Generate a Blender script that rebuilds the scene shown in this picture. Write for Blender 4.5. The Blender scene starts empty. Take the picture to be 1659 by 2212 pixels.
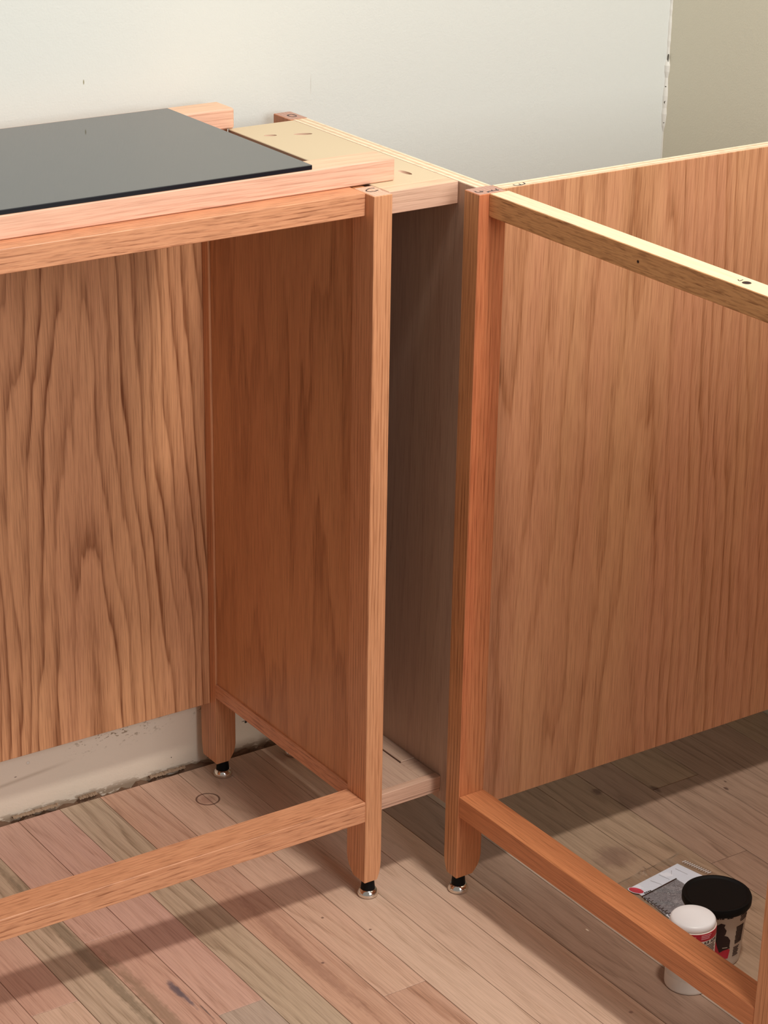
import bpy, bmesh, math, random
from mathutils import Vector, Matrix
random.seed(7)
S = bpy.context.scene
COL = S.collection

# ------------------------------------------------------------------ camera
cam_d = bpy.data.cameras.new('camera'); cam = bpy.data.objects.new('camera', cam_d); COL.objects.link(cam)
S.camera = cam
yaw, pit, rol = -0.60843, -0.43458, 0.02011
fwd = Vector((-math.sin(yaw)*math.cos(pit), math.cos(yaw)*math.cos(pit), math.sin(pit)))
rt0 = Vector((math.cos(yaw), math.sin(yaw), 0)); up0 = rt0.cross(fwd)
rt = math.cos(rol)*rt0 + math.sin(rol)*up0; up = -math.sin(rol)*rt0 + math.cos(rol)*up0
M = Matrix((rt, up, -fwd)).transposed().to_4x4(); M.translation = Vector((-1.350188, -1.962374, 1.492417))
cam.matrix_world = M
cam_d.sensor_fit = 'HORIZONTAL'; cam_d.sensor_width = 36.0
cam_d.lens = 4897.544/1659*36.0
cam_d.shift_x = -28.9/1659; cam_d.shift_y = 211.2/1659
cam_d.clip_start = 0.05; cam_d.clip_end = 50

# ------------------------------------------------------------------ world and lights
w = bpy.data.worlds.new('world'); S.world = w; w.use_nodes = True
w.node_tree.nodes['Background'].inputs[0].default_value = (1.0, 0.95, 0.88, 1)
w.node_tree.nodes['Background'].inputs[1].default_value = 0.26

def area(name, loc, target, size, power, color, shape='DISK', sy=None):
    d = bpy.data.lights.new(name, 'AREA'); d.shape = shape; d.size = size
    if sy: d.size_y = sy
    d.energy = power; d.color = color
    o = bpy.data.objects.new(name, d); COL.objects.link(o)
    o.location = loc
    o.rotation_euler = (Vector(target)-Vector(loc)).to_track_quat('-Z', 'Y').to_euler()
    return o
# recessed ceiling lamp a little in front of the cabinets
area('ceiling_lamp', (0.05, -0.84, 2.45), (0.0, -0.40, 0), 0.20, 31, (1.0, 0.93, 0.85))
# daylight from a window across the room, to the right of the camera
area('window_light', (0.0, -3.3, 1.9), (0.0, 0.1, 0.7), 1.4, 52, (0.97, 0.98, 1.0), 'RECTANGLE', 1.6)

S.view_settings.view_transform = 'Standard'; S.view_settings.look = 'None'
S.view_settings.gamma = 1; S.view_settings.use_curve_mapping = False
S.view_settings.exposure = 0.0

# ------------------------------------------------------------------ material helpers
class NT:
    def __init__(s, name):
        s.m = bpy.data.materials.new(name); s.m.use_nodes = True
        s.t = s.m.node_tree; s.n = s.t.nodes; s.p = s.n['Principled BSDF']
    def new(s, typ, **kw):
        n = s.n.new(typ)
        for k, v in kw.items(): setattr(n, k, v)
        return n
    def link(s, a, b): s.t.links.new(a, b)
    def put(s, sock, v):
        if isinstance(v, (int, float)): sock.default_value = v
        elif isinstance(v, tuple): sock.default_value = v if len(v) == len(sock.default_value) else v + (1,)
        else: s.link(v, sock)
    def math(s, op, a, b=0.0, c=None):
        n = s.new('ShaderNodeMath', operation=op); s.put(n.inputs[0], a); s.put(n.inputs[1], b)
        if c is not None: s.put(n.inputs[2], c)
        return n.outputs[0]
    def vmul(s, v, k):
        n = s.new('ShaderNodeVectorMath', operation='MULTIPLY'); s.link(v, n.inputs[0]); n.inputs[1].default_value = k; return n.outputs[0]
    def noise(s, v, scale=1, det=2, rough=.5, dist=0):
        n = s.new('ShaderNodeTexNoise'); s.link(v, n.inputs['Vector'])
        n.inputs['Scale'].default_value = scale; n.inputs['Detail'].default_value = det
        n.inputs['Roughness'].default_value = rough; n.inputs['Distortion'].default_value = dist
        return n.outputs['Fac']
    def ramp(s, f, stops):
        n = s.new('ShaderNodeValToRGB'); s.link(f, n.inputs[0]); cr = n.color_ramp
        while len(cr.elements) > 1: cr.elements.remove(cr.elements[-1])
        for i, (p, c) in enumerate(stops):
            e = cr.elements[0] if i == 0 else cr.elements.new(p)
            e.position = p; e.color = (c, c, c, 1) if isinstance(c, (int, float)) else tuple(c)+(1,)
        return n.outputs[0]
    def mix(s, f, a, b, mode='MIX'):
        n = s.new('ShaderNodeMix', data_type='RGBA', blend_type=mode)
        s.put(n.inputs[0], f); s.put(n.inputs[6], a); s.put(n.inputs[7], b); return n.outputs[2]
    def attr(s, name='g'):
        n = s.new('ShaderNodeAttribute', attribute_name=name); return n.outputs['Vector']
    def sep(s, v):
        n = s.new('ShaderNodeSeparateXYZ'); s.link(v, n.inputs[0]); return n.outputs
    def bump(s, h, strength=.3, dist=.001):
        n = s.new('ShaderNodeBump'); n.inputs['Strength'].default_value = strength; n.inputs['Distance'].default_value = dist
        s.link(h, n.inputs['Height']); s.link(n.outputs[0], s.p.inputs['Normal'])

def plain(name, col, rough=.5, metal=0.0, ior=None, **kw):
    k = NT(name); k.p.inputs['Base Color'].default_value = tuple(col)+(1,)
    k.p.inputs['Roughness'].default_value = rough; k.p.inputs['Metallic'].default_value = metal
    if ior: k.p.inputs['IOR'].default_value = ior
    for a, b in kw.items(): k.p.inputs[a].default_value = b
    return k.m

def oak(name, light, dark, third, fx=0., fz=3., x0=0., lin=55., amp=3.0, nsx=7., nsy=.8, ring=.7, pore=.45, rough=.42, third_amt=.5, spots=None, pore_s=(650, 16, 650), sharp=.0):
    """plain-sawn oak: growth rings are level sets of a stretched field, pores are short dashes along the grain (g.y)"""
    k = NT(name); g = k.attr(); X, Y, Z = k.sep(g)
    n1 = k.noise(k.vmul(g, (nsx, nsy, nsx)), 1, 2, .5)
    n2 = k.noise(k.vmul(g, (55, 5, 55)), 1, 2, .5)
    dx = k.math('SUBTRACT', X, x0)
    F = k.math('MULTIPLY', k.math('SQRT', k.math('ADD', k.math('MULTIPLY', dx, dx), .0012)), fx)
    F = k.math('ADD', F, k.math('MULTIPLY', X, lin))
    F = k.math('ADD', F, k.math('MULTIPLY', Z, lin*.8))
    F = k.math('ADD', F, k.math('MULTIPLY', Y, fz))
    F = k.math('ADD', F, k.math('MULTIPLY', k.math('SUBTRACT', n1, .5), amp*4))
    F = k.math('ADD', F, k.math('MULTIPLY', k.math('SUBTRACT', n2, .5), 1.1))
    r = k.math('FRACT', F)
    band = k.ramp(r, [(0, .3), (.05, 1.0), (.13, .85), (.28, .40), (.50, .14), (.90, 0), (1, .3)])
    vary = k.noise(k.vmul(g, (30, 2.2, 30)), 1, 2, .5)
    band = k.math('MULTIPLY', band, k.ramp(vary, [(.32, .25), (.66, 1.15)]))
    pn = k.noise(k.vmul(g, pore_s), 1, 2, .6)
    pores = k.ramp(pn, [(.48, 0), (.62, 1)])
    fine = k.noise(k.vmul(g, (760, 20, 760)), 1, 2, .6)
    pamt = k.math('MULTIPLY', pores, k.math('ADD', k.math('MULTIPLY', band, .8), .32))
    base = k.mix(k.math('MULTIPLY', k.ramp(k.noise(k.vmul(g, (14, 1.4, 14)), 1, 2, .5), [(.35, 0), (.65, 1)]), third_amt), light, third)
    c = k.mix(k.math('MULTIPLY', band, ring), base, dark)
    c = k.mix(k.math('MULTIPLY', pamt, pore), c, tuple(x*.55 for x in dark))
    c = k.mix(k.ramp(fine, [(.42, 0), (.62, .20)]), c, tuple(min(1, x*1.25) for x in light))
    c = k.mix(k.ramp(fine, [(.36, .22), (.50, 0)]), c, tuple(x*.9 for x in dark))
    if spots:
        P = k.new('ShaderNodeNewGeometry').outputs['Position']
        for (sx, sy, rx, ry, inner, col, amt) in spots:
            v = k.new('ShaderNodeVectorMath', operation='SUBTRACT'); k.link(P, v.inputs[0]); v.inputs[1].default_value = (sx, sy, 0)
            q = k.vmul(v.outputs[0], (1/rx, 1/ry, 0))
            nn = k.math('MULTIPLY', k.math('SUBTRACT', k.noise(k.vmul(P, (180, 90, 0)), 1, 2, .5), .5), .0 if inner else .9)
            ln = k.new('ShaderNodeVectorMath', operation='LENGTH'); k.link(q, ln.inputs[0])
            d = k.math('ADD', ln.outputs['Value'], nn)
            if inner: f = k.ramp(k.math('MULTIPLY', d, .5), [(inner*.5-.03, 0), (inner*.5, 1), (.5, 1), (.52, 0)])
            else: f = k.ramp(d, [(.45, 1), (1.0, 0)])
            c = k.mix(k.math('MULTIPLY', f, amt), c, col)
    k.link(c, k.p.inputs['Base Color'])
    k.p.inputs['Roughness'].default_value = rough
    k.bump(k.math('SUBTRACT', 1.0, pamt), .25, .0004)
    return k.m

def end_grain(name, light, dark):
    k = NT(name); P = k.new('ShaderNodeNewGeometry').outputs['Position']
    wv = k.math('FRACT', k.math('ADD', k.math('MULTIPLY', k.sep(P)[0], 190), k.math('MULTIPLY', k.noise(P, 40, 2), 2.5)))
    c = k.mix(k.ramp(wv, [(0, .8), (.3, .2), (1, 0)]), light, dark)
    c = k.mix(k.math('MULTIPLY', k.ramp(k.noise(P, 1400, 1), [(.5, 0), (.65, 1)]), .4), c, tuple(x*.6 for x in dark))
    k.link(c, k.p.inputs['Base Color']); k.p.inputs['Roughness'].default_value = .7
    return k.m

def ply_edge(name, axis, o, pitch):
    """edge of plywood: alternate light and darker plies across the thickness, axis = 0/1/2 of world position"""
    k = NT(name); P = k.new('ShaderNodeNewGeometry').outputs['Position']
    a = k.math('DIVIDE', k.math('SUBTRACT', k.sep(P)[axis], o), pitch)
    a = k.math('ADD', a, k.math('MULTIPLY', k.math('SUBTRACT', k.noise(P, 35, 2), .5), .3))
    b = k.ramp(k.math('PINGPONG', a, 1.0), [(.38, 0), (.52, 1)])
    n = k.noise(k.vmul(P, (120, 120, 700)), 1, 2)
    c = k.mix(b, (.86, .71, .52), (.68, .50, .34))
    c = k.mix(k.math('MULTIPLY', k.ramp(n, [(.5, 0), (.7, 1)]), .35), c, (.50, .33, .19))
    k.link(c, k.p.inputs['Base Color']); k.p.inputs['Roughness'].default_value = .75
    return k.m

def wall_mat(name, col, marks=(), flakes=False, line=False):
    k = NT(name); P = k.new('ShaderNodeNewGeometry').outputs['Position']
    X, Y, Z = k.sep(P)
    big = k.noise(P, 2.2, 3)
    c = k.mix(k.math('MULTIPLY', big, .25), col, tuple(x*.93 for x in col))
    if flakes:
        # creamier low band: older paint, plus warm oak bounce light put into the colour
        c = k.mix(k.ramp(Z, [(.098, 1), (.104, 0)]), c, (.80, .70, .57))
    if flakes:   # chipped dark specks along the old counter line, low on the wall
        n = k.noise(k.vmul(P, (150, 1, 330)), 1, 3, .6)
        zc = k.ramp(k.math('ABSOLUTE', k.math('SUBTRACT', Z, .083)), [(.004, 1), (.026, 0)])
        xc = k.math('ADD', k.ramp(k.math('ABSOLUTE', k.math('SUBTRACT', X, -.14)), [(.04, 1), (.085, 0)]), k.ramp(k.math('ABSOLUTE', k.math('SUBTRACT', X, -.01)), [(.012, .7), (.022, 0)]))
        f = k.math('MULTIPLY', k.math('MULTIPLY', zc, xc), k.ramp(n, [(.60, 0), (.63, 1)]))
        c = k.mix(k.math('MULTIPLY', f, .8), c, (.22, .15, .08))
        n2 = k.noise(k.vmul(P, (60, 1, 260)), 1, 3, .6)
        zb = k.ramp(Z, [(.001, 1), (.011, 0)])
        c = k.mix(k.math('MULTIPLY', k.ramp(k.math('ADD', n2, k.math('MULTIPLY', zb, .28)), [(.66, 0), (.70, 1)]), k.math('MULTIPLY', zb, .8)), c, (.30, .20, .12))
        lz = k.math('SUBTRACT', Z, k.math('ADD', .078, k.math('MULTIPLY', X, .09)))
        lf = k.math('MULTIPLY', k.ramp(k.math('ABSOLUTE', lz), [(.0004, 1), (.0012, 0)]), k.ramp(k.math('ADD', X, 1.0), [(.74, 1), (.80, 0)]))
        c = k.mix(k.math('MULTIPLY', lf, .45), c, (.36, .27, .18))
    for (a, z, ra, rz, ccol, amt) in marks:
        u = k.math('DIVIDE', k.math('SUBTRACT', X, a), ra); v = k.math('DIVIDE', k.math('SUBTRACT', Z, z), rz)
        d = k.math('ADD', k.math('MULTIPLY', u, u), k.math('MULTIPLY', v, v))
        c = k.mix(k.math('MULTIPLY', k.ramp(d, [(.3, 1), (1, 0)]), amt), c, ccol)
    k.link(c, k.p.inputs['Base Color']); k.p.inputs['Roughness'].default_value = .62
    k.bump(k.math('ADD', k.noise(P, 420, 2, .6), k.math('MULTIPLY', k.noise(P, 90, 2), .8)), .35, .0006)
    return k.m

# ------------------------------------------------------------------ materials
FIN_L, FIN_D, FIN_T = (.63, .315, .150), (.27, .088, .026), (.57, .245, .125)
M_back = oak('oiled_oak_cathedral_panel', (.68, .345, .170), (.20, .058, .016), (.58, .27, .145), fx=62, fz=3.0, x0=-.190, lin=0, amp=1.3, nsx=8, nsy=1.3, ring=1.0, third_amt=.6)
M_side = oak('oiled_oak_side_panel', (.63, .30, .135), (.28, .090, .026), (.57, .24, .11), fx=80, fz=-2.6, x0=.20, lin=0, amp=.9, nsx=9, nsy=.8, ring=.62, third_amt=.5)
M_panelR = oak('oiled_oak_straight_panel', (.61, .32, .16), (.29, .10, .034), (.56, .255, .14), fx=45, fz=2.5, x0=.35, lin=18, amp=1.3, nsx=6, nsy=.8, ring=.62, third_amt=.8)
M_post = oak('oiled_oak_post', (.70, .345, .175), (.38, .125, .042), (.62, .26, .12), lin=230, fz=1.0, amp=.9, nsx=14, nsy=.8, ring=.50, pore=.55)
M_postD = oak('oiled_oak_reddish_post', (.60, .25, .105), (.33, .085, .025), (.58, .175, .075), lin=190, fz=1.0, amp=1.1, nsx=16, nsy=.8, ring=.5, pore=.6, third_amt=.9)
M_postG = oak('oiled_oak_striped_face', (.69, .33, .15), (.28, .085, .025), (.60, .27, .11), lin=230, fz=.8, amp=1.0, nsx=14, nsy=.9, ring=.75, pore=.5)
M_rail = oak('oiled_oak_rail', (.70, .345, .185), (.43, .150, .065), (.62, .27, .14), lin=190, fz=2, amp=1.2, nsx=18, nsy=2, ring=.45, pore=.85, pore_s=(520, 34, 520))
M_railR = oak('oiled_oak_tan_rail', (.66, .35, .150), (.36, .14, .045), (.60, .29, .115), lin=150, fz=2, amp=1.4, nsx=18, nsy=2, ring=.4, pore=1.0, pore_s=(420, 45, 420))
M_railRed = oak('oiled_oak_red_rail', (.66, .27, .115), (.38, .115, .035), (.60, .215, .09), lin=150, fz=2, amp=1.4, nsx=18, nsy=2, ring=.4, pore=.5)
M_sapTop = oak('pale_rail_top', (.92, .68, .46), (.75, .50, .30), (.90, .65, .42), lin=90, fz=1.5, amp=1.0, nsx=18, nsy=1.2, ring=.4, pore=.25)
M_raw = oak('bare_pink_oak', (.80, .50, .36), (.56, .27, .17), (.76, .43, .31), lin=150, fz=3, amp=1.5, nsx=12, nsy=1.6, ring=.42, pore=.35, rough=.65)
M_rawtop = oak('bare_oak_face', (.80, .54, .37), (.66, .38, .24), (.78, .48, .33), lin=60, fz=2, amp=1.2, nsx=10, nsy=1.2, ring=.4, pore=.25, rough=.65)
M_nose = oak('bare_edging_oak', (.68, .44, .31), (.44, .24, .15), (.66, .38, .28), lin=160, fz=3, amp=1.3, nsx=12, nsy=1.6, ring=.4, pore=.35, rough=.65)
M_maple = oak('pale_plywood_face', (.67, .55, .37), (.54, .41, .26), (.64, .51, .35), fx=30, fz=3, x0=.0, lin=6, amp=1.4, nsx=9, nsy=2.2, ring=.30, pore=.12, rough=.6)
M_plyin = oak('bare_plywood_side', (.56, .385, .275), (.42, .255, .18), (.52, .33, .25), lin=40, fz=2, amp=1.4, nsx=10, nsy=.8, ring=.35, pore=.35, rough=.65)
M_endC = end_grain('bare_end_grain', (.74, .51, .38), (.52, .30, .21))
M_endR = end_grain('bare_reddish_end_grain', (.55, .33, .26), (.38, .19, .14))
M_plyX = ply_edge('plywood_edge_across_x', 0, .0955, .0042)
M_plyY = ply_edge('plywood_edge_across_y', 1, -.0423, .0041)
M_ink = plain('pencil_ink', (.045, .035, .04), .6)
M_glass = plain('dark_glass', (.045, .048, .050), .045, ior=1.62)
M_glassedge = plain('ground_glass_edge', (.006, .009, .016), .25)
M_black = plain('black_plastic', (.004, .004, .004), .6, **{'Specular IOR Level': .15})
M_chrome = plain('chrome', (.80, .76, .70), .12, 1.0)
M_white = plain('white_plastic', (.93, .96, 1.0), .35)
M_whiteb = plain('white_bottle', (.82, .77, .70), .4)
M_label = plain('greige_label', (.50, .42, .35), .45)
M_red = plain('red_print', (.50, .006, .03), .4)
M_redt = plain('pinkish_print', (.75, .30, .36), .5)
M_brownp = plain('dark_brown_print', (.035, .018, .016), .6, **{'Specular IOR Level': .2})
M_wl = plain('white_label', (.72, .68, .62), .45)
M_card = plain('white_card', (.80, .85, .95), .5)
M_grey = None
M_dirt = plain('brown_filler', (.17, .095, .055), .9)
M_dirt2 = plain('pale_filler_chips', (.34, .235, .155), .9)
M_sub = plain('subfloor_dark', (.045, .022, .014), .9)
M_crk = plain('crack_dark', (.10, .09, .07), .9)
M_caulk = plain('white_caulk', (.74, .73, .67), .6)
def clear():
    k = NT('clear_film'); k.n.remove(k.p)
    t = k.new('ShaderNodeBsdfTransparent'); t.inputs[0].default_value = (.96, .96, .96, 1)
    g = k.new('ShaderNodeBsdfGlossy'); g.inputs['Roughness'].default_value = .12
    f = k.new('ShaderNodeLayerWeight'); f.inputs[0].default_value = .35
    m = k.new('ShaderNodeMixShader'); k.link(k.math('ADD', k.math('MULTIPLY', f.outputs['Fresnel'], .5), .05), m.inputs[0]); k.link(t.outputs[0], m.inputs[1]); k.link(g.outputs[0], m.inputs[2])
    k.link(m.outputs[0], k.n['Material Output'].inputs[0]); return k.m
M_film = clear()
def greyprint():
    k = NT('grey_printed_window'); P = k.new('ShaderNodeNewGeometry').outputs['Position']
    n = k.noise(P, 70, 4, .6, 1.8)
    r = k.ramp(k.math('FRACT', k.math('MULTIPLY', n, 9)), [(0, .50), (.12, .16), (.7, .24), (.92, .46), (1, .50)])
    k.link(k.mix(.18, r, (.18, .18, .30)), k.p.inputs['Base Color']); k.p.inputs['Roughness'].default_value = .3; return k.m
M_grey = greyprint()

# ------------------------------------------------------------------ geometry helpers
def finish(name, bm, mats, parent=None, grain=None, off=None, smooth=False, face_mat=None, origin=None):
    """grain: axis index of the grain direction -> vertex attribute g = (across, along, across2) in metres"""
    bmesh.ops.recalc_face_normals(bm, faces=bm.faces)
    me = bpy.data.meshes.new(name)
    if not isinstance(mats, (list, tuple)): mats = [mats]
    bm.normal_update()
    if face_mat:
        for f in bm.faces: f.material_index = face_mat(f)
    if smooth:
        for f in bm.faces: f.smooth = True
    o_ = Vector(origin) if origin is not None else Vector((0, 0, 0))
    co = [v.co.copy() for v in bm.verts]
    if origin is not None: bmesh.ops.translate(bm, vec=-o_, verts=bm.verts)
    bm.to_mesh(me); bm.free()
    for m in mats: me.materials.append(m)
    if grain is not None:
        a = me.attributes.new('g', 'FLOAT_VECTOR', 'POINT')
        if off is None: off = (random.uniform(-5, 5), random.uniform(-5, 5), random.uniform(-5, 5))
        oth = {0: (1, 2), 1: (0, 2), 2: (0, 1)}[grain]
        for i, c in enumerate(co):
            a.data[i].vector = (c[oth[0]]+off[0], c[grain]+off[1], c[oth[1]]+off[2])
    ob = bpy.data.objects.new(name, me); COL.objects.link(ob)
    if origin is not None: ob.location = o_
    if parent is not None:
        ob.parent = parent
        pl = Vector((0, 0, 0)); p = parent
        while p is not None: pl += p.location; p = p.parent
        ob.location = o_ - pl
    return ob

def box_bm(x0, x1, y0, y1, z0, z1, bev=.0007):
    bm = bmesh.new()
    bmesh.ops.create_cube(bm, size=1)
    for v in bm.verts:
        v.co = Vector(((x0+x1)/2+v.co.x*(x1-x0), (y0+y1)/2+v.co.y*(y1-y0), (z0+z1)/2+v.co.z*(z1-z0)))
    if bev: bmesh.ops.bevel(bm, geom=list(bm.edges), offset=bev, segments=1, affect='EDGES', clamp_overlap=True)
    return bm
def box(name, x0, x1, y0, y1, z0, z1, mats, parent=None, grain=0, off=None, bev=.0007, face_mat=None):
    bm = box_bm(x0, x1, y0, y1, z0, z1, bev)
    bm.normal_update()
    return finish(name, bm, mats, parent, grain, off, face_mat=face_mat, origin=((x0+x1)/2, (y0+y1)/2, z0))
up_only = lambda f: 1 if f.normal.z > .9 else 0

def post(name, x0, x1, y0, y1, z1, mats, parent, cx=(0, 0), cy=(0, 0), off=None, z0=.024):
    """square post whose foot is cut back: cx = cut on (-x, +x) side, cy = cut on (-y, +y) side"""
    bm = bmesh.new(); e = .0007
    lv = [(z0, 1.0), (z0+.004, .70), (z0+.010, .32), (z0+.017, .10), (z0+.024, 0), (z1-e, 0), (z1, -1)]
    rings = []
    for z, k in lv:
        if k >= 0: a, b, c, d = x0+cx[0]*k, x1-cx[1]*k, y0+cy[0]*k, y1-cy[1]*k
        else: a, b, c, d = x0+e, x1-e, y0+e, y1-e
        s = e
        pts = [(a+s, c), (b-s, c), (b, c+s), (b, d-s), (b-s, d), (a+s, d), (a, d-s), (a, c+s)]
        if k < 0: pts = [(a+s, c), (b-s, c), (b, c+s), (b, d-s), (b-s, d), (a+s, d), (a, d-s), (a, c+s)]
        rings.append([bm.verts.new((px, py, z)) for px, py in pts])
    for r, q in zip(rings, rings[1:]):
        for i in range(8): bm.faces.new((r[i], r[(i+1) % 8], q[(i+1) % 8], q[i]))
    bm.faces.new(rings[0][::-1]); bm.faces.new(rings[-1])
    return finish(name, bm, mats, parent, 2, off, face_mat=up_only, origin=((x0+x1)/2, (y0+y1)/2, z0))

def lathe(name, prof, loc, mat, parent=None, seg=48, origin=None, smooth_angle=True):
    bm = bmesh.new(); rings = []
    for r, z in prof:
        rings.append([bm.verts.new((loc[0]+r*math.cos(2*math.pi*i/seg), loc[1]+r*math.sin(2*math.pi*i/seg), loc[2]+z)) for i in range(seg)] if r > 1e-6 else [bm.verts.new((loc[0], loc[1], loc[2]+z))])
    for a, b in zip(rings, rings[1:]):
        for i in range(seg):
            j = (i+1) % seg
            if len(a) == 1 and len(b) == 1: continue
            if len(a) == 1: bm.faces.new((a[0], b[i], b[j]))
            elif len(b) == 1: bm.faces.new((a[i], a[j], b[0]))
            else: bm.faces.new((a[i], a[j], b[j], b[i]))
    o = finish(name, bm, mat, parent, smooth=True, origin=loc)
    o.data.set_sharp_from_angle(angle=math.radians(40))
    return o

def foot(x, y, parent):
    f = lathe('leveling_foot', [(0, .0), (.0105, 0), (.0126, .0012), (.0130, .0032), (.0126, .0052), (.0112, .0078), (.0098, .0096), (.0090, .0098), (.0090, .0085), (0, .0085)], (x, y, 0), M_chrome, parent, 40)
    lathe('foot_stem', [(0, .0086), (.0088, .0086), (.0086, .0125), (.0078, .0200), (.0078, .0245), (0, .0245)], (x, y, 0), M_black, f, 32)
    return f

def stroke(name, pts, z, wdt, parent, mat=None, thick=.0003):
    """a marker stroke: a thin ribbon along a polyline lying on a horizontal face"""
    bm = bmesh.new()
    P = [Vector((p[0], p[1], 0)) for p in pts]
    # smooth the polyline
    for _ in range(2):
        Q = [P[0]]
        for a, b in zip(P, P[1:]): Q += [a*.75+b*.25, a*.25+b*.75]
        P = Q+[P[-1]]
    n = len(P); L = []
    for i, p in enumerate(P):
        t = (P[min(i+1, n-1)]-P[max(i-1, 0)]).normalized(); nrm = Vector((-t.y, t.x, 0))
        ww = wdt*(.5+.15*math.sin(i*.9))*(.6 if i in (0, n-1) else 1)
        L.append([bm.verts.new((p+nrm*ww)+Vector((0, 0, z+dz))) for dz in (.00002, thick)]+[bm.verts.new((p-nrm*ww)+Vector((0, 0, z+dz))) for dz in (.00002, thick)])
    for a, b in zip(L, L[1:]):
        bm.faces.new((a[1], b[1], b[3], a[3])); bm.faces.new((a[0], a[2], b[2], b[0]))
        bm.faces.new((a[0], b[0], b[1], a[1])); bm.faces.new((a[2], a[3], b[3], b[2]))
    bm.faces.new((L[0][0], L[0][1], L[0][3], L[0][2])); bm.faces.new((L[-1][0], L[-1][2], L[-1][3], L[-1][1]))
    return finish(name, bm, mat or M_ink, parent, origin=(P[0].x, P[0].y, z))

def thing(name, label, cat, loc, group=None):
    o = bpy.data.objects.new(name, None); COL.objects.link(o); o.location = loc; o.empty_display_size = .05
    return tag(o, label, cat, group)
def tag(o, label, cat, group=None):
    o['label'] = label; o['category'] = cat
    if group: o['group'] = group
    return o

# ================================================================== room
H = .876
YW, XW = .4127, .738
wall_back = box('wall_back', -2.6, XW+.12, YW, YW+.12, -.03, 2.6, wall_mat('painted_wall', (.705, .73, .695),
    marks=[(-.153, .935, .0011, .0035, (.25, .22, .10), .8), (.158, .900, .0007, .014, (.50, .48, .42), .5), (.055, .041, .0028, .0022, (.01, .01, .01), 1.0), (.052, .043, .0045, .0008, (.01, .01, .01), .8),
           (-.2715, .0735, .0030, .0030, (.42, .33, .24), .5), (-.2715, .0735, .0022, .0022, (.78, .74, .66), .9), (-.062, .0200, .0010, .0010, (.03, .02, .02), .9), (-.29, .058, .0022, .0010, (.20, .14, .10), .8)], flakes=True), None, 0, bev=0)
wall_back['kind'] = 'structure'
wall_right = box('wall_right', XW, XW+.12, -2.6, YW, -.03, 2.6, wall_mat('painted_wall_beige', (.70, .665, .535)), None, 1, bev=0)
wall_right['kind'] = 'structure'

# caulk bead in the corner, with lifted and cracked lengths
bm = bmesh.new(); prev = None; N = 90
for i in range(N+1):
    z = 1.35-i*(1.35-.60)/N
    r = .0016+.0011*random.random()+(.0015 if .79 < z < .90 and random.random() < .5 else 0)
    if z < .78: r *= .45
    c = Vector((XW, YW, z)); ring = []
    for a in (180, 202, 225, 248, 270):
        t = math.radians(a); ring.append(bm.verts.new(c+Vector((math.cos(t)*r*1.3, math.sin(t)*r*1.3, 0))))
    ring.append(bm.verts.new(c))
    if prev:
        for j in range(6): bm.faces.new((prev[j], prev[(j+1) % 6], ring[(j+1) % 6], ring[j]))
    else: bm.faces.new(ring)
    prev = ring
bm.faces.new(prev[::-1])
caulk = finish('trim_1', bm, M_caulk, None, origin=(XW, YW, .6)); caulk['kind'] = 'structure'; caulk['label'] = 'lumpy white caulk bead running up the wall corner'
bm = bmesh.new()
for (zc, h, wd, dx) in [(.876, .013, .0006, -.0020), (.862, .004, .0005, -.0032), (.816, .005, .0012, -.0028), (.838, .0014, .0007, -.003), (.788, .0012, .001, -.0022)]:
    vs = [bm.verts.new((XW+dx+wd*math.cos(a)*(1+.3*math.sin(3*a)), YW-.0034-.0004*math.sin(a), zc+h*.5*math.sin(a))) for a in [k*math.pi/5 for k in range(10)]]
    r = bmesh.ops.extrude_face_region(bm, geom=[bm.faces.new(vs)])
    bmesh.ops.translate(bm, vec=(0, .0020, 0), verts=[v for v in r['geom'] if isinstance(v, bmesh.types.BMVert)])
ck = finish('crack', bm, M_crk, caulk, origin=(XW, YW, .8)); ck['label'] = 'dark cracks in the caulk'

# ------------------------------------------------------------------ plank floor
floor = box('floor', -2.6, XW, -2.6, YW, -.034, -.0125, M_sub, None, 1, bev=0); floor['kind'] = 'structure'
knots = [(-.054, -.058, .0022, .0022, 0, (.16, .08, .05), .8), (-.140, -.087, .0025, .0025, 0, (.12, .06, .05), .8), (-.060, .319, .0160, .0160, .90, (.09, .035, .022), .85),
         (-.062, .318, .0145, .0145, 0, (.25, .10, .07), .45),
         (-.309, -.055, .0035, .040, 0, (.15, .11, .12), .85), (-.311, -.044, .0058, .026, 0, (.14, .10, .11), .9), (-.303, -.098, .0012, .022, 0, (.12, .08, .07), .8),
         (.388, .057, .008, .011, 0, (.11, .045, .03), .8), (.459, .020, .006, .012, 0, (.10, .045, .03), .85), (.302, -.086, .035, .030, 0, (.20, .115, .085), .55),
         (.540, -.03, .003, .006, 0, (.08, .04, .03), .9), (.552, -.015, .002, .004, 0, (.08, .04, .03), .9), (.165, -.20, .0015, .004, 0, (.85, .75, .6), .8),
         (-.365, .10, .010, .30, 0, (.13, .10, .06), .55), (-.150, -.05, .010, .20, 0, (.30, .15, .10), .5), (-.345, -.10, .012, .22, 0, (.20, .14, .08), .55), (-.088, -.005, .002, .002, 0, (.15, .08, .05), .8), (.1, -.36, .003, .003, 0, (.2, .1, .08), .7)]
def fl(name, l, d, t, **kw):
    a = dict(fx=0, lin=38, fz=1.6, amp=1.6, nsx=14, nsy=1.5, ring=.50, pore=.42, rough=.55, spots=knots, third_amt=.7, pore_s=(560, 18, 560)); a.update(kw)
    return oak('plank_'+name, l, d, t, **a)
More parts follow.
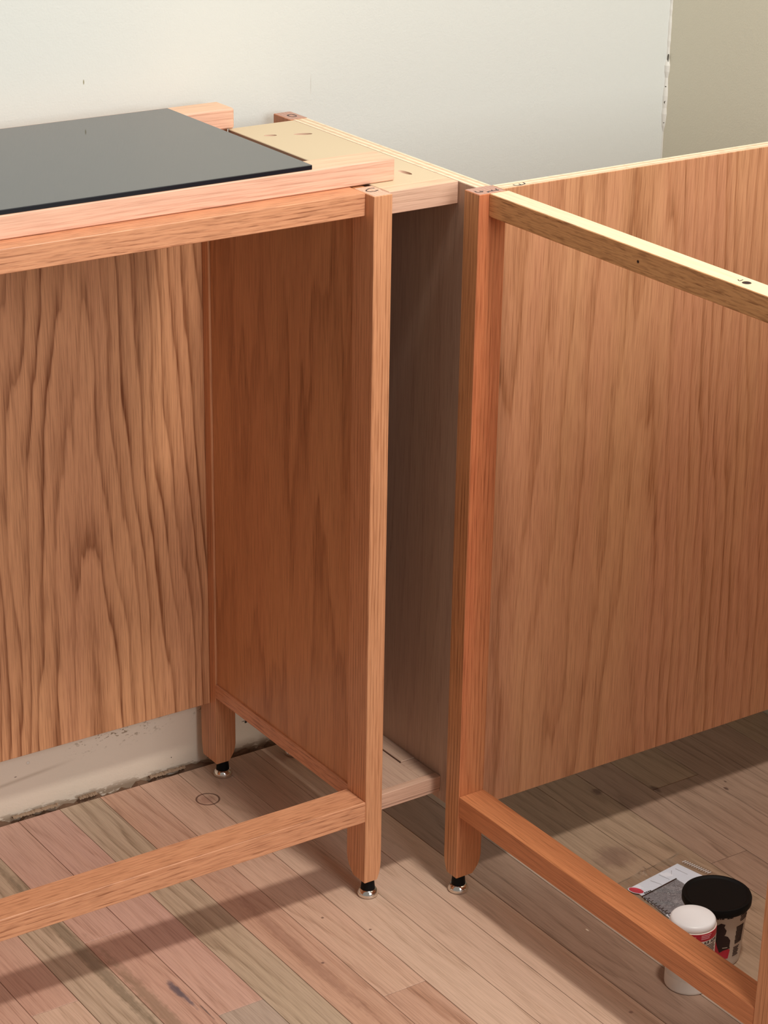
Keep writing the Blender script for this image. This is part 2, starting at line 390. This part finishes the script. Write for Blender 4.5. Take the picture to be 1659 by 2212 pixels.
FM = dict(
 pink=fl('pink', (.62, .38, .285), (.42, .225, .155), (.57, .345, .28)),
 rose=fl('rose', (.58, .345, .255), (.38, .19, .13), (.62, .40, .30)),
 green=fl('olive', (.49, .365, .25), (.27, .18, .11), (.57, .42, .31), lin=70, ring=.7),
 olive=fl('olive_tan', (.37, .26, .175), (.21, .135, .082), (.42, .29, .20)),
 tan=fl('tan', (.64, .42, .30), (.42, .24, .155), (.60, .37, .275)),
 pale=fl('pale', (.65, .455, .335), (.46, .29, .19), (.63, .425, .31), ring=.45),
 brown=fl('brown', (.35, .23, .165), (.18, .105, .068), (.40, .27, .20), ring=.6),
 grey=fl('greyish', (.47, .36, .28), (.31, .215, .155), (.50, .37, .29), ring=.3),
 red=fl('reddish', (.58, .345, .235), (.36, .18, .11), (.60, .39, .30), ring=.6))
seams = [-.0, .0595, .119, .190, .26, .327, .394, .454, .535, .60, .665, .735]
x = -.0595
while x > -2.0: seams.insert(0, x); x -= .0590
tone = {-.0595: 'pale', -.1185: 'tan', -.1775: 'red', -.2365: 'green', -.2955: 'pink', -.3545: 'rose', -.4135: 'green', -.4725: 'rose', -.5315: 'rose', -.5905: 'tan',
        0.0: 'pale', .0595: 'pale', .119: 'brown', .190: 'grey', .26: 'olive', 0.327: 'olive', .394: 'brown', .454: 'brown', .535: 'brown', .60: 'brown', .665: 'olive'}
butts = {-.3545: [.1], -.1185: [-.182], -.2955: [-.112], -.4725: [0.0], .394: [-.165], .454: [.020], .0: [-.9], .327: [.30]}
alt = {(-.1185, 0): 'red', (-.4725, 0): 'pale', (-.2955, 0): 'grey', (-.3545, 1): 'pink', (.394, 0): 'brown', (.394, 1): 'brown', (.454, 1): 'olive', (.454, 0): 'brown'}
names = list(FM)
for i in range(len(seams)-1):
    x0, x1 = seams[i], seams[i+1]
    key = min(tone, key=lambda q: abs(q-x0)); known = abs(key-x0) < .004
    ys = [-2.58]+sorted((butts.get(key, []) if known else []))
    if not known or key not in butts: ys.append(random.choice([-1.6, -1.2, -.8, -1.0]))
    else: ys.insert(1, -1.35+random.uniform(-.2, .1))
    ys = sorted(set(ys))+[.400]
    nb = len(butts.get(key, [])) if known else 0
    for j in range(len(ys)-1):
        y0, y1 = ys[j], ys[j+1]
        if known:
            idx = j-(len(ys)-2-nb)      # 0 = nearer piece by the butt joint, 1 = beyond it
            nm = alt.get((key, idx), tone[key]) if nb else tone[key]
        else: nm = random.choice(names)
        g = .0003
        zt = -random.uniform(0, .00025)
        pk = box('plank', x0+g, x1-g, y0+g, y1-g, -.0122, zt, FM[nm], floor, 1, bev=.00035)

# dark gap with old filler along the foot of the back wall
def ragged(name, x0, x1, ya, yb, z, mat, parent, n=70, jag=.004, skip=0.0, h=.004):
    bm = bmesh.new(); prev = None
    for i in range(n+1):
        xx = x0+(x1-x0)*i/n
        if random.random() < skip: prev = None; continue
        a = ya-random.uniform(0, jag); b = yb
        hz = z+random.uniform(.2, 1)*h
        r = [bm.verts.new((xx, a, z)), bm.verts.new((xx, (a+b)/2, hz)), bm.verts.new((xx, b, hz*.9)), bm.verts.new((xx, b, z))]
        if prev:
            for j in range(4): bm.faces.new((prev[j], prev[(j+1) % 4], r[(j+1) % 4], r[j]))
        prev = r
    return finish(name, bm, mat, parent, origin=(x0, ya, z))
trim = ragged('trim_2', -1.4, XW, .400, YW-.0002, -.012, M_dirt, None, 300, .003, 0, .0150); trim['kind'] = 'structure'; trim['label'] = 'ragged brown filler in the gap between planks and wall'
for (a, b) in [(-.30, -.235), (-.205, -.178), (-.10, -.045), (-.39, -.34)]:
    ragged('filler_chip', a, b, .4045, .4090, .0030, M_dirt2, trim, 40, .003, .0, .0030)

# ================================================================== left base cabinet
a_, b_ = .0238, .0405
XL = -.80
cab = thing('base_cabinet', 'oiled oak open-front base cabinet carrying the dark glass, its front post marked C', 'cabinet', (-.4, .2, 0))
def leftpost(x0, x1, y0, y1, cx, cy, **k): return post('post', x0, x1, y0, y1, H, [M_post, M_endC], cab, cx, cy, **k)
pC = leftpost(-a_, 0, 0, b_, (0, .005), (0, .015)); pC['label'] = 'front right post, marked C on its bare end grain'
pb = leftpost(-a_, .006, .3568, .3968, (0, .010), (0, .004))
leftpost(XL, XL+a_, 0, b_, (.005, 0), (0, .015)); leftpost(XL, XL+a_, .3568, .3968, (.01, 0), (0, .004))
for (x, y) in [(-.0125, .0095), (-.0095, .3660), (XL+.012, .0095), (XL+.012, .366)]: foot(x, y, cab)
box('side_panel', -.0212, -.0060, b_, .3568, .128, H-.001, M_side, cab, 2, off=None if False else (0, 0, 0))
box('side_rail', -a_, -.002, b_, .3568, .1232, .1431, M_rail, cab, 1)
box('side_panel', XL+.006, XL+.0212, b_, .3568, .128, H-.001, M_side, cab, 2)
box('side_rail', XL+.002, XL+a_, b_, .3568, .1232, .1431, M_rail, cab, 1)
box('back_panel', XL+a_, -a_, .3715, .3835, .1096, H-.002, M_back, cab, 2, off=(0, 0, 0))
box('top_rail', XL+a_, -a_, .0168, .0520, H-.0249, H, M_rail, cab, 0)
box('bottom_rail', XL+a_, -a_, .0002, b_, .1098, .1373, M_rail, cab, 0)
box('top_rail', XL+a_, -a_, .3835, .3968, H-.0249, H-.001, M_rail, cab, 0)
C_pts = [(-.0035, .0300), (-.0075, .0312), (-.012, .0300), (-.0162, .0272), (-.0185, .0232), (-.0172, .0196), (-.0125, .0185), (-.0090, .0190), (-.0045, .0212)]
lm = stroke('letter_mark', C_pts, H, .0013, pC); lm['label'] = 'hand-drawn letter C'

# ================================================================== corner cabinet (bare plywood)
XP = .0930       # inner face of its plywood side
cc = thing('corner_cabinet', 'unfinished pale plywood corner cabinet between the two oiled cabinets, rear post marked D', 'cabinet', (.05, .15, 0))
pD = post('post', .0905, .1148, .3510, .3910, H, [M_postD, M_endR], cc, (0, .005), (0, .01)); pD['label'] = 'rear post marked D'
foot(.102, .366, cc)
side = box('side_panel', XP, .1136, -.0236, .3506, .1010, H, [M_plyin, M_plyX], cc, 2, face_mat=up_only)
top = box('top_panel', .0012, XP-.0001, .0092+.019, .3480, H-.0190, H, [M_maple, M_plyin], cc, 0, off=(0, 0, 0), face_mat=lambda f: 0 if f.normal.z > .5 else 1)
box('front_edging', .0012, XP-.0001, .0090, .0092+.0189, H-.0248, H, [M_nose, M_rawtop], cc, 0, face_mat=up_only)
box('bottom_edging', .0012, XP-.0001, .0090, .0200, .1180, .1350, M_nose, cc, 0)
box('bottom_edging', .0012, XP-.0001, .0100, .0200, .1130, .1172, M_nose, cc, 0)
box('bottom_panel', .0012, .0705, .0202, .3480, .1155, .1342, M_plyin, cc, 1)
box('bottom_cleat', .0722, XP-.0001, .0650, .3480, .1155, .1352, M_plyin, cc, 1)
box('bottom_cleat', .0706, XP-.0001, .0202, .0648, .1155, .1342, M_plyin, cc, 0)
box('side_panel', .0012, .0030, .0202, .3480, .1155, H-.0192, M_plyin, cc, 2)
box('rear_cleat', .0075, .0900, .3485, .3600, .78, H-.02, M_plyin, cc, 0)
D_pts = [(.1005, .3745), (.1065, .3765), (.1088, .3715), (.1075, .3635), (.1010, .3632), (.0985, .3685), (.1005, .3755)]
stroke('letter_mark', D_pts, H, .0013, pD)['label'] = 'hand-drawn letter D'
# pocket-screw holes cut into the top
def pocket(ob, cx, cy, dx, dy, ln, wd, depth=.006):
    bm = bmesh.new(); bmesh.ops.create_uvsphere(bm, u_segments=20, v_segments=12, radius=1)
    ang = math.atan2(dy, dx)
    for v in bm.verts:
        q = Vector((v.co.x*ln/2, v.co.y*wd/2, v.co.z*depth)); q.z -= (v.co.x)*depth*.55
        v.co = Vector((cx+q.x*math.cos(ang)-q.y*math.sin(ang), cy+q.x*math.sin(ang)+q.y*math.cos(ang), H+q.z))
    me = bpy.data.meshes.new('cut'); bm.to_mesh(me); bm.free(); me.materials.append(M_plyin)
    c = bpy.data.objects.new('cut', me); COL.objects.link(c)
    c.location = (0, 0, 0)
    m = ob.modifiers.new('pocket', 'BOOLEAN'); m.object = c; m.operation = 'DIFFERENCE'; m.solver = 'EXACT'
    bpy.context.view_layer.update()
    dg = bpy.context.evaluated_depsgraph_get(); nm = bpy.data.meshes.new_from_object(ob.evaluated_get(dg))
    ob.modifiers.clear(); ob.data = nm; bpy.data.objects.remove(c)
bpy.context.view_layer.update()
pocket(top, .0640, .2815, .053, -.019, .026, .0085)
pocket(top, .0270, .2945, .053, -.019, .018, .0075, .004)
pocket(top, .0640, .0700, .002, -.022, .026, .0080)

# ================================================================== right base cabinet
xr, ar, yr, br = .0771, .0274, -.0512, .0367
Y2 = -.5732
rc = thing('base_cabinet', 'oiled oak cabinet frame at right with a plywood end panel, its post marked E', 'cabinet', (.4, -.3, 0))
pE = post('post', xr, xr+br, yr, yr+ar, H, [M_postD, M_endR, M_postG], rc, (0, .012), (0, .007))
for p_ in pE.data.polygons:
    if p_.normal.x < -.9: p_.material_index = 2
pE['label'] = 'corner post marked E'
pN = post('post', xr, xr+br, Y2-ar, Y2, H, [M_post, M_endR], rc, (0, .012), (.007, 0))
post('post', .690, .7267, yr, yr+ar, H, [M_post, M_endR], rc, (.012, 0), (0, .007)); post('post', .690, .7267, Y2-ar, Y2, H, [M_post, M_endR], rc, (.012, 0), (.007, 0))
for (x, y) in [(xr+.0105, yr+.0095), (xr+.018, Y2-.014), (.708, yr+.014), (.708, Y2-.014)]: foot(x, y, rc)
pe = box('end_panel', xr+br, .690, -.0423, -.0232, .1100, H, [M_panelR, M_plyY], rc, 2, off=(0, 0, 0), face_mat=up_only)
box('top_rail', .0903, .1162, Y2+.0001, yr-.0001, H-.0252, H, [M_railR, M_sapTop], rc, 1, face_mat=up_only)
br_ = box('bottom_rail', xr+.0003, xr+br, Y2+.0001, yr-.0001, .1110, .1387, M_railRed, rc, 1)
box('side_rail', xr+br, .690, Y2-ar, Y2-.004, .1110, .1387, M_railRed, rc, 0)
box('end_panel', xr+br, .690, Y2-.0232, Y2-.0042, .1400, H, [M_panelR, M_plyY], rc, 2, face_mat=up_only)  # unseen near end panel, added to block front light from the inside
box('back_panel', .7000, .7120, Y2+.0001, yr-.0001, .1100, H-.002, M_panelR, rc, 2)  # unseen back panel, added to cut bounce light off the pale wall
tr_ = [o for o in rc.children if o.name.startswith('top_rail')][0]
for P_ in ([(.0820, -.0360), (.0813, -.0418), (.0885, -.0424)], [(.0865, -.0385), (.0905, -.0400)], [(.0932, -.0470), (.0912, -.0440), (.1000, -.0440), (.1075, -.0450)], [(.1085, -.0385), (.1060, -.0415), (.1075, -.0450)], [(.1010, -.0405), (.1000, -.0440)]):
    stroke('letter_mark', P_, H, .0012, pE)['label'] = 'hand-drawn letter E strokes'
for P_ in ([(.1350, -.0340), (.1350, -.0395), (.1420, -.0398), (.1495, -.0378), (.1500, -.0318)], [(.1425, -.0345), (.1422, -.0395)]):
    stroke('letter_mark', P_, H, .0012, pe)['label'] = 'hand-drawn letter E strokes'
stroke('letter_mark', [(.1035, -.4305), (.1010, -.4345), (.1035, -.4345), (.1075, -.4330)], H, .0009, tr_)['label'] = 'hand-drawn letter J'
# screw hole beside the mark: countersink ring and dark bore
sh = lathe('screw_hole', [(0, .00015), (.0022, .0001), (.0030, .0004), (.0042, .0003), (.0046, .00005), (0, .00005)], (.1035, -.4425, H), M_brownp, tr_, 20)
# nail hole on the face of the top rail
nh = lathe('nail_hole', [(0, -.0002), (.0014, -.0002), (.0016, .0003), (.0010, .0001), (0, .0001)], (.0903, -.300, H-.013), M_brownp, tr_, 14)
nh.rotation_euler = (0, -math.pi/2, 0)

# ================================================================== bare boards and the glass on top
fb = box('oak_board', XL, .0333, .0456, .0850, H+.0004, H+.0248, [M_raw, M_rawtop], None, 0, bev=.0012, face_mat=up_only)
tag(fb, 'bare pinkish oak board lying along the front under the glass edge', 'board')
bb = box('oak_board', XL, .0080, .3440, .3845, H+.0004, H+.0248, [M_raw, M_rawtop], None, 0, bev=.0020, face_mat=up_only)
tag(bb, 'short-ended bare oak board along the wall behind the glass', 'board')
gl = box('glass_sheet', -.74, -.0715, .0475, .3620, H+.0249, H+.0300, [M_glass, M_glassedge], None, 0, bev=.0006, face_mat=lambda f: 0 if f.normal.z > .6 else 1)
tag(gl, 'dark tinted glass sheet lying flat on the two bare boards', 'glass')

# ================================================================== things on the floor at right
def cylmap(c, rfun, phi0, th, z, off=.0):
    r = rfun(z)+off; a = phi0+th
    return Vector((c[0]+r*math.cos(a), c[1]+r*math.sin(a), z))
def cyl_patch(name, outline, c, rfun, phi0, mat, parent, off=.00015, cut=.03):
    """a printed shape (outline in angle, height) wrapped on the container"""
    bm = bmesh.new()
    f = bm.faces.new([bm.verts.new((p[0], p[1], 0)) for p in outline])
    bmesh.ops.triangulate(bm, faces=[f])
    lo, hi = min(p[0] for p in outline), max(p[0] for p in outline)
    n = int((hi-lo)/.12)
    for i in range(1, n+1):
        bmesh.ops.bisect_plane(bm, geom=bm.verts[:]+bm.edges[:]+bm.faces[:], plane_co=(lo+(hi-lo)*i/(n+1), 0, 0), plane_no=(1, 0, 0))
    e = bmesh.ops.extrude_face_region(bm, geom=bm.faces[:])
    nv = [v for v in e['geom'] if isinstance(v, bmesh.types.BMVert)]; s = set(nv)
    for v in bm.verts: v.co = cylmap(c, rfun, phi0, v.co.x, v.co.y, off if v in s else -.0003)
    return finish(name, bm, mat, parent, origin=(c[0], c[1], 0))
def rect(t0, t1, z0, z1): return [(t0, z0), (t1, z0), (t1, z1), (t0, z1)]
def cyl_text(name, txt, t0, zc, hgt, wid, c, rfun, phi0, mat, parent, slant=0.0):
    cu = bpy.data.curves.new('t', 'FONT'); cu.body = txt; cu.size = 1; cu.resolution_u = 1
    ob = bpy.data.objects.new('t', cu); COL.objects.link(ob); bpy.context.view_layer.update()
    me = bpy.data.meshes.new_from_object(ob.evaluated_get(bpy.context.evaluated_depsgraph_get()))
    bpy.data.objects.remove(ob)
    xs = [v.co.x for v in me.vertices]; ysx = [v.co.y for v in me.vertices]
    bm = bmesh.new(); bm.from_mesh(me)
    e = bmesh.ops.extrude_face_region(bm, geom=bm.faces[:]); s = set(v for v in e['geom'] if isinstance(v, bmesh.types.BMVert))
    for v in bm.verts:
        u = (v.co.x-min(xs))/(max(xs)-min(xs)); q = (v.co.y-min(ysx))/(max(ysx)-min(ysx))
        v.co = cylmap(c, rfun, phi0, t0+u*wid, zc+(q-.5)*hgt+slant*u, .00045 if v in s else -.0002)
    return finish(name, bm, mat, parent, origin=(c[0], c[1], 0))

# black-lidded tub
tc = (.257, -.320); tphi = -2.3454
tub_r = lambda z: .0325+(.0375-.0325)*(z/.076)
tub = thing('putty_tub', 'small tub with a wide black lid, behind the white-capped jar', 'tub', (tc[0], tc[1], 0))
body = lathe('tub_body', [(0, .0006), (.0300, .0006), (.0315, 0), (.0325, .0015)]+[(tub_r(z/1000), z/1000) for z in range(6, 77, 7)]+[(0, .077)], (tc[0], tc[1], 0), M_label, tub, 64)
lathe('lid', [(.0378, .0745), (.0398, .0742), (.0408, .0760), (.0409, .0820), (.0400, .0842), (.0385, .0846), (.0368, .0842), (.0355, .0828), (.0340, .0826), (0, .0826)], (tc[0], tc[1], 0), M_black, tub, 72)
T = lambda n, o, m: cyl_patch(n, o, tc, tub_r, tphi, m, body, off=.0002)
T('print', [(-.5, .014), (.60, .014), (.64, .026), (.52, .029), (.30, .026), (.20, .036), (.05, .050), (-.3, .050), (-.5, .030)], M_red)
T2 = lambda n, o, m: cyl_patch(n, o, tc, tub_r, tphi, m, body, off=.0004)
T2('print', [(-.10, .066), (.10, .0625), (.22, .0655), (.36, .0635), (.33, .0600), (.42, .0550), (.40, .0500), (.36, .0480), (.50, .0455), (.60, .0400), (.60, .0310), (.63, .0285), (.40, .0270), (.25, .0240), (.18, .0300), (.10, .0400), (-.10, .046)], M_brownp)
cyl_patch('print', rect(.34, .52, .0300, .0308), tc, tub_r, tphi, M_label, body, off=.0006)
for (t0, t1) in [(.06, .14), (.16, .20), (.22, .30), (.40, .47), (.485, .50), (.515, .57), (.585, .60)]:
    T2('print', rect(t0, t1, .0712, .0736), M_brownp)
for i in range(4): T2('print', rect(.92+.02*(i % 2), 1.36-.05*(i % 2), .0700-.0024*i, .0711-.0024*i), M_brownp)
for i in range(12): T2('print', rect(.80+.01*(i % 3), 1.17, .0555-.0021*i, .0568-.0021*i), M_brownp)
for i in range(7): T2('print', rect(.79+.015*(i % 2), 1.08-.03*(i % 3), .0270-.0020*i, .0279-.0020*i), M_brownp)

# white jar
wc_ = (.1935, -.3500); wphi = -2.336
jr = lambda z: .0275 if z < .078 else .0268
jar = thing('glue_jar', 'white jar with white screw cap and red label band, half behind the lower rail', 'jar', (wc_[0], wc_[1], 0))
jb = lathe('jar_body', [(0, .0008), (.0245, .0008), (.0260, 0), (.0272, .0012), (.0275, .0035), (.0275, .0800), (.0272, .0828), (.0250, .0838), (0, .0838)], (wc_[0], wc_[1], 0), M_whiteb, jar, 64)
lathe('screw_cap', [(.0235, .0840), (.0262, .0840), (.0265, .0850), (.0260, .0885), (.0248, .0900), (.0232, .0910), (.0120, .0914), (0, .0915)], (wc_[0], wc_[1], 0), M_white, jar, 64)
jrf = lambda z: .0275
J = lambda n, o, m, off=.0002: cyl_patch(n, o, wc_, jrf, wphi, m, jb, off=off)
J('label_band', rect(-1.3, 1.5, .018, .0728), M_wl)
J('label_band', rect(-1.3, 1.5, .0730, .0824), M_red)
def jt(s, t0, z, h, wd, m): return cyl_text('print', s, t0, z, h, wd, wc_, jrf, wphi, m, jb)
jt('TITEX', -.36, .0768, .0042, .50, M_redt); J('print', rect(.18, .195, .0742, .0796), M_redt, .0004)
J('print', rect(-.25, .195, .0794, .0798), M_redt, .0004); J('print', rect(-.25, .195, .0738, .0742), M_redt, .0004)
for i in range(3): J('print', rect(.42, .92-.05*i, .0800-.0022*i, .0811-.0022*i), M_redt, .0004)
jt('AIR ADH', .55, .0702, .0040, .75, M_brownp)
for i in range(12): J('print', rect(.58, 1.25-.06*(i % 2), .0655-.0023*i, .0664-.0023*i), M_brownp, .0004)

# packet: printed card in a clear bag
pk = thing('packet', 'flat white printed card in a clear crinkled plastic bag on the floor', 'packet', (.31, -.20, 0))
A, B = Vector((.3555, -.1440, 0)), Vector((.2700, -.1560, 0)); e2 = Vector((.010, -.130, 0)); e2b = Vector((.000, -.100, 0))
def quad(name, pts, z0, z1, mat, parent):
    bm = bmesh.new(); f = bm.faces.new([bm.verts.new((p[0], p[1], z0)) for p in pts])
    e = bmesh.ops.extrude_face_region(bm, geom=[f])
    for v in e['geom']:
        if isinstance(v, bmesh.types.BMVert): v.co.z = z1
    return finish(name, bm, mat, parent, origin=(pts[0][0], pts[0][1], z0))
card = quad('card', [A, B, B+Vector((-.006, -.082, 0)), A+Vector((.020, -.100, 0))], .0006, .0016, M_card, pk)
quad('card_print', [(.3300, -.1720), (.2690, -.1810), (.2640, -.2280), (.3330, -.2180)], .0016, .0018, M_grey, card)
quad('card_print', [(.3310, -.1700), (.2670, -.1792), (.2672, -.1812), (.3305, -.1722)], .0016, .0020, M_brownp, card)
bmo = bmesh.new(); vs = [bmo.verts.new((.2700+.0045*math.cos(t)+.0049*math.sin(t), -.1655-.0085*math.cos(t)+.0024*math.sin(t), .0017)) for t in [i*math.pi/12 for i in range(24)]]
fo = bmo.faces.new(vs); e = bmesh.ops.extrude_face_region(bmo, geom=[fo]); [setattr(v.co, 'z', .0022) for v in e['geom'] if isinstance(v, bmesh.types.BMVert)]
finish('emblem', bmo, plain('emblem_red', (.62, .05, .09), .4), card, origin=(.2655, -.166, .0017))
bmo = bmesh.new(); vs = [bmo.verts.new((.2700+.0052*math.cos(t)+.0057*math.sin(t), -.1655-.0097*math.cos(t)+.0028*math.sin(t), .0016)) for t in [i*math.pi/12 for i in range(24)]]
fo = bmo.faces.new(vs); e = bmesh.ops.extrude_face_region(bmo, geom=[fo]); [setattr(v.co, 'z', .0019) for v in e['geom'] if isinstance(v, bmesh.types.BMVert)]
finish('emblem', bmo, M_card, card, origin=(.2655, -.166, .0016))
for i in range(26):   # rows of tiny print down the lower-left margin of the card
    t = i/25; x0 = .2668-.0010*math.sin(i*2.1); y0 = -.1835-.055*t
    quad('card_print', [(x0, y0), (x0+.0022+.0015*(i % 3), y0+.0003), (x0+.0022+.0015*(i % 3), y0-.0010), (x0, y0-.0010)], .0016, .00205, M_brownp, card)
for i in range(8):
    x0 = .2745+.003*(i % 4); y0 = -.1745-.003*(i//4)
    quad('card_print', [(x0, y0), (x0+.002, y0), (x0+.002, y0-.002), (x0, y0-.002)], .0016, .00205, M_brownp, card)
for (p, q) in [((.345, -.152), (.349, -.171)), ((.318, -.152), (.322, -.168)), ((.338, -.153), (.332, -.160)), ((.300, -.157), (.306, -.172))]:
    stroke('card_print', [p, q], .0016, .0006, card, plain('pale_grey_line', (.42, .42, .45), .5), .0003)
# bag: two-sided crinkled film larger than the card
bm = bmesh.new(); NX, NY = 44, 34; G = {}
P00, P10, P01, P11 = Vector((.376, -.124)), Vector((.248, -.140)), Vector((.388, -.262)), Vector((.250, -.245))
rr = random.Random(3)
for i in range(NX+1):
    for j in range(NY+1):
        u, v = i/NX, j/NY
        p = P00*(1-u)*(1-v)+P10*u*(1-v)+P01*(1-u)*v+P11*u*v
        edge = min(u, v, 1-u, 1-v)
        z = .0024+.0012*math.sin(17*u+5*v)*math.sin(13*v+2)+(rr.random()*.0016 if edge < .12 else rr.random()*.0003)
        if edge < .02: z = .0010+.0008*rr.random()
        if .50 < u < .62 and v < .10: z += .006*math.sin((u-.50)/.12*math.pi)
        if u < .06 and v < .06: z += .003*rr.random()
        G[i, j] = bm.verts.new((p.x, p.y, z))
for i in range(NX):
    for j in range(NY): bm.faces.new((G[i, j], G[i+1, j], G[i+1, j+1], G[i, j+1]))
bag = finish('bag', bm, M_film, pk, origin=(.31, -.2, 0), smooth=True); bag['label'] = 'clear crinkled plastic film'
# pressed ribs of the sealed edge
for i in range(24):
    x0 = .3615+.0004*i; y0 = -.146-.0017*i
    quad('seal_rib', [(x0, y0), (x0+.0058, y0-.0006), (x0+.0058, y0-.0013), (x0, y0-.0007)], .0030, .0036, M_white if i % 2 == 0 else M_film, bag)
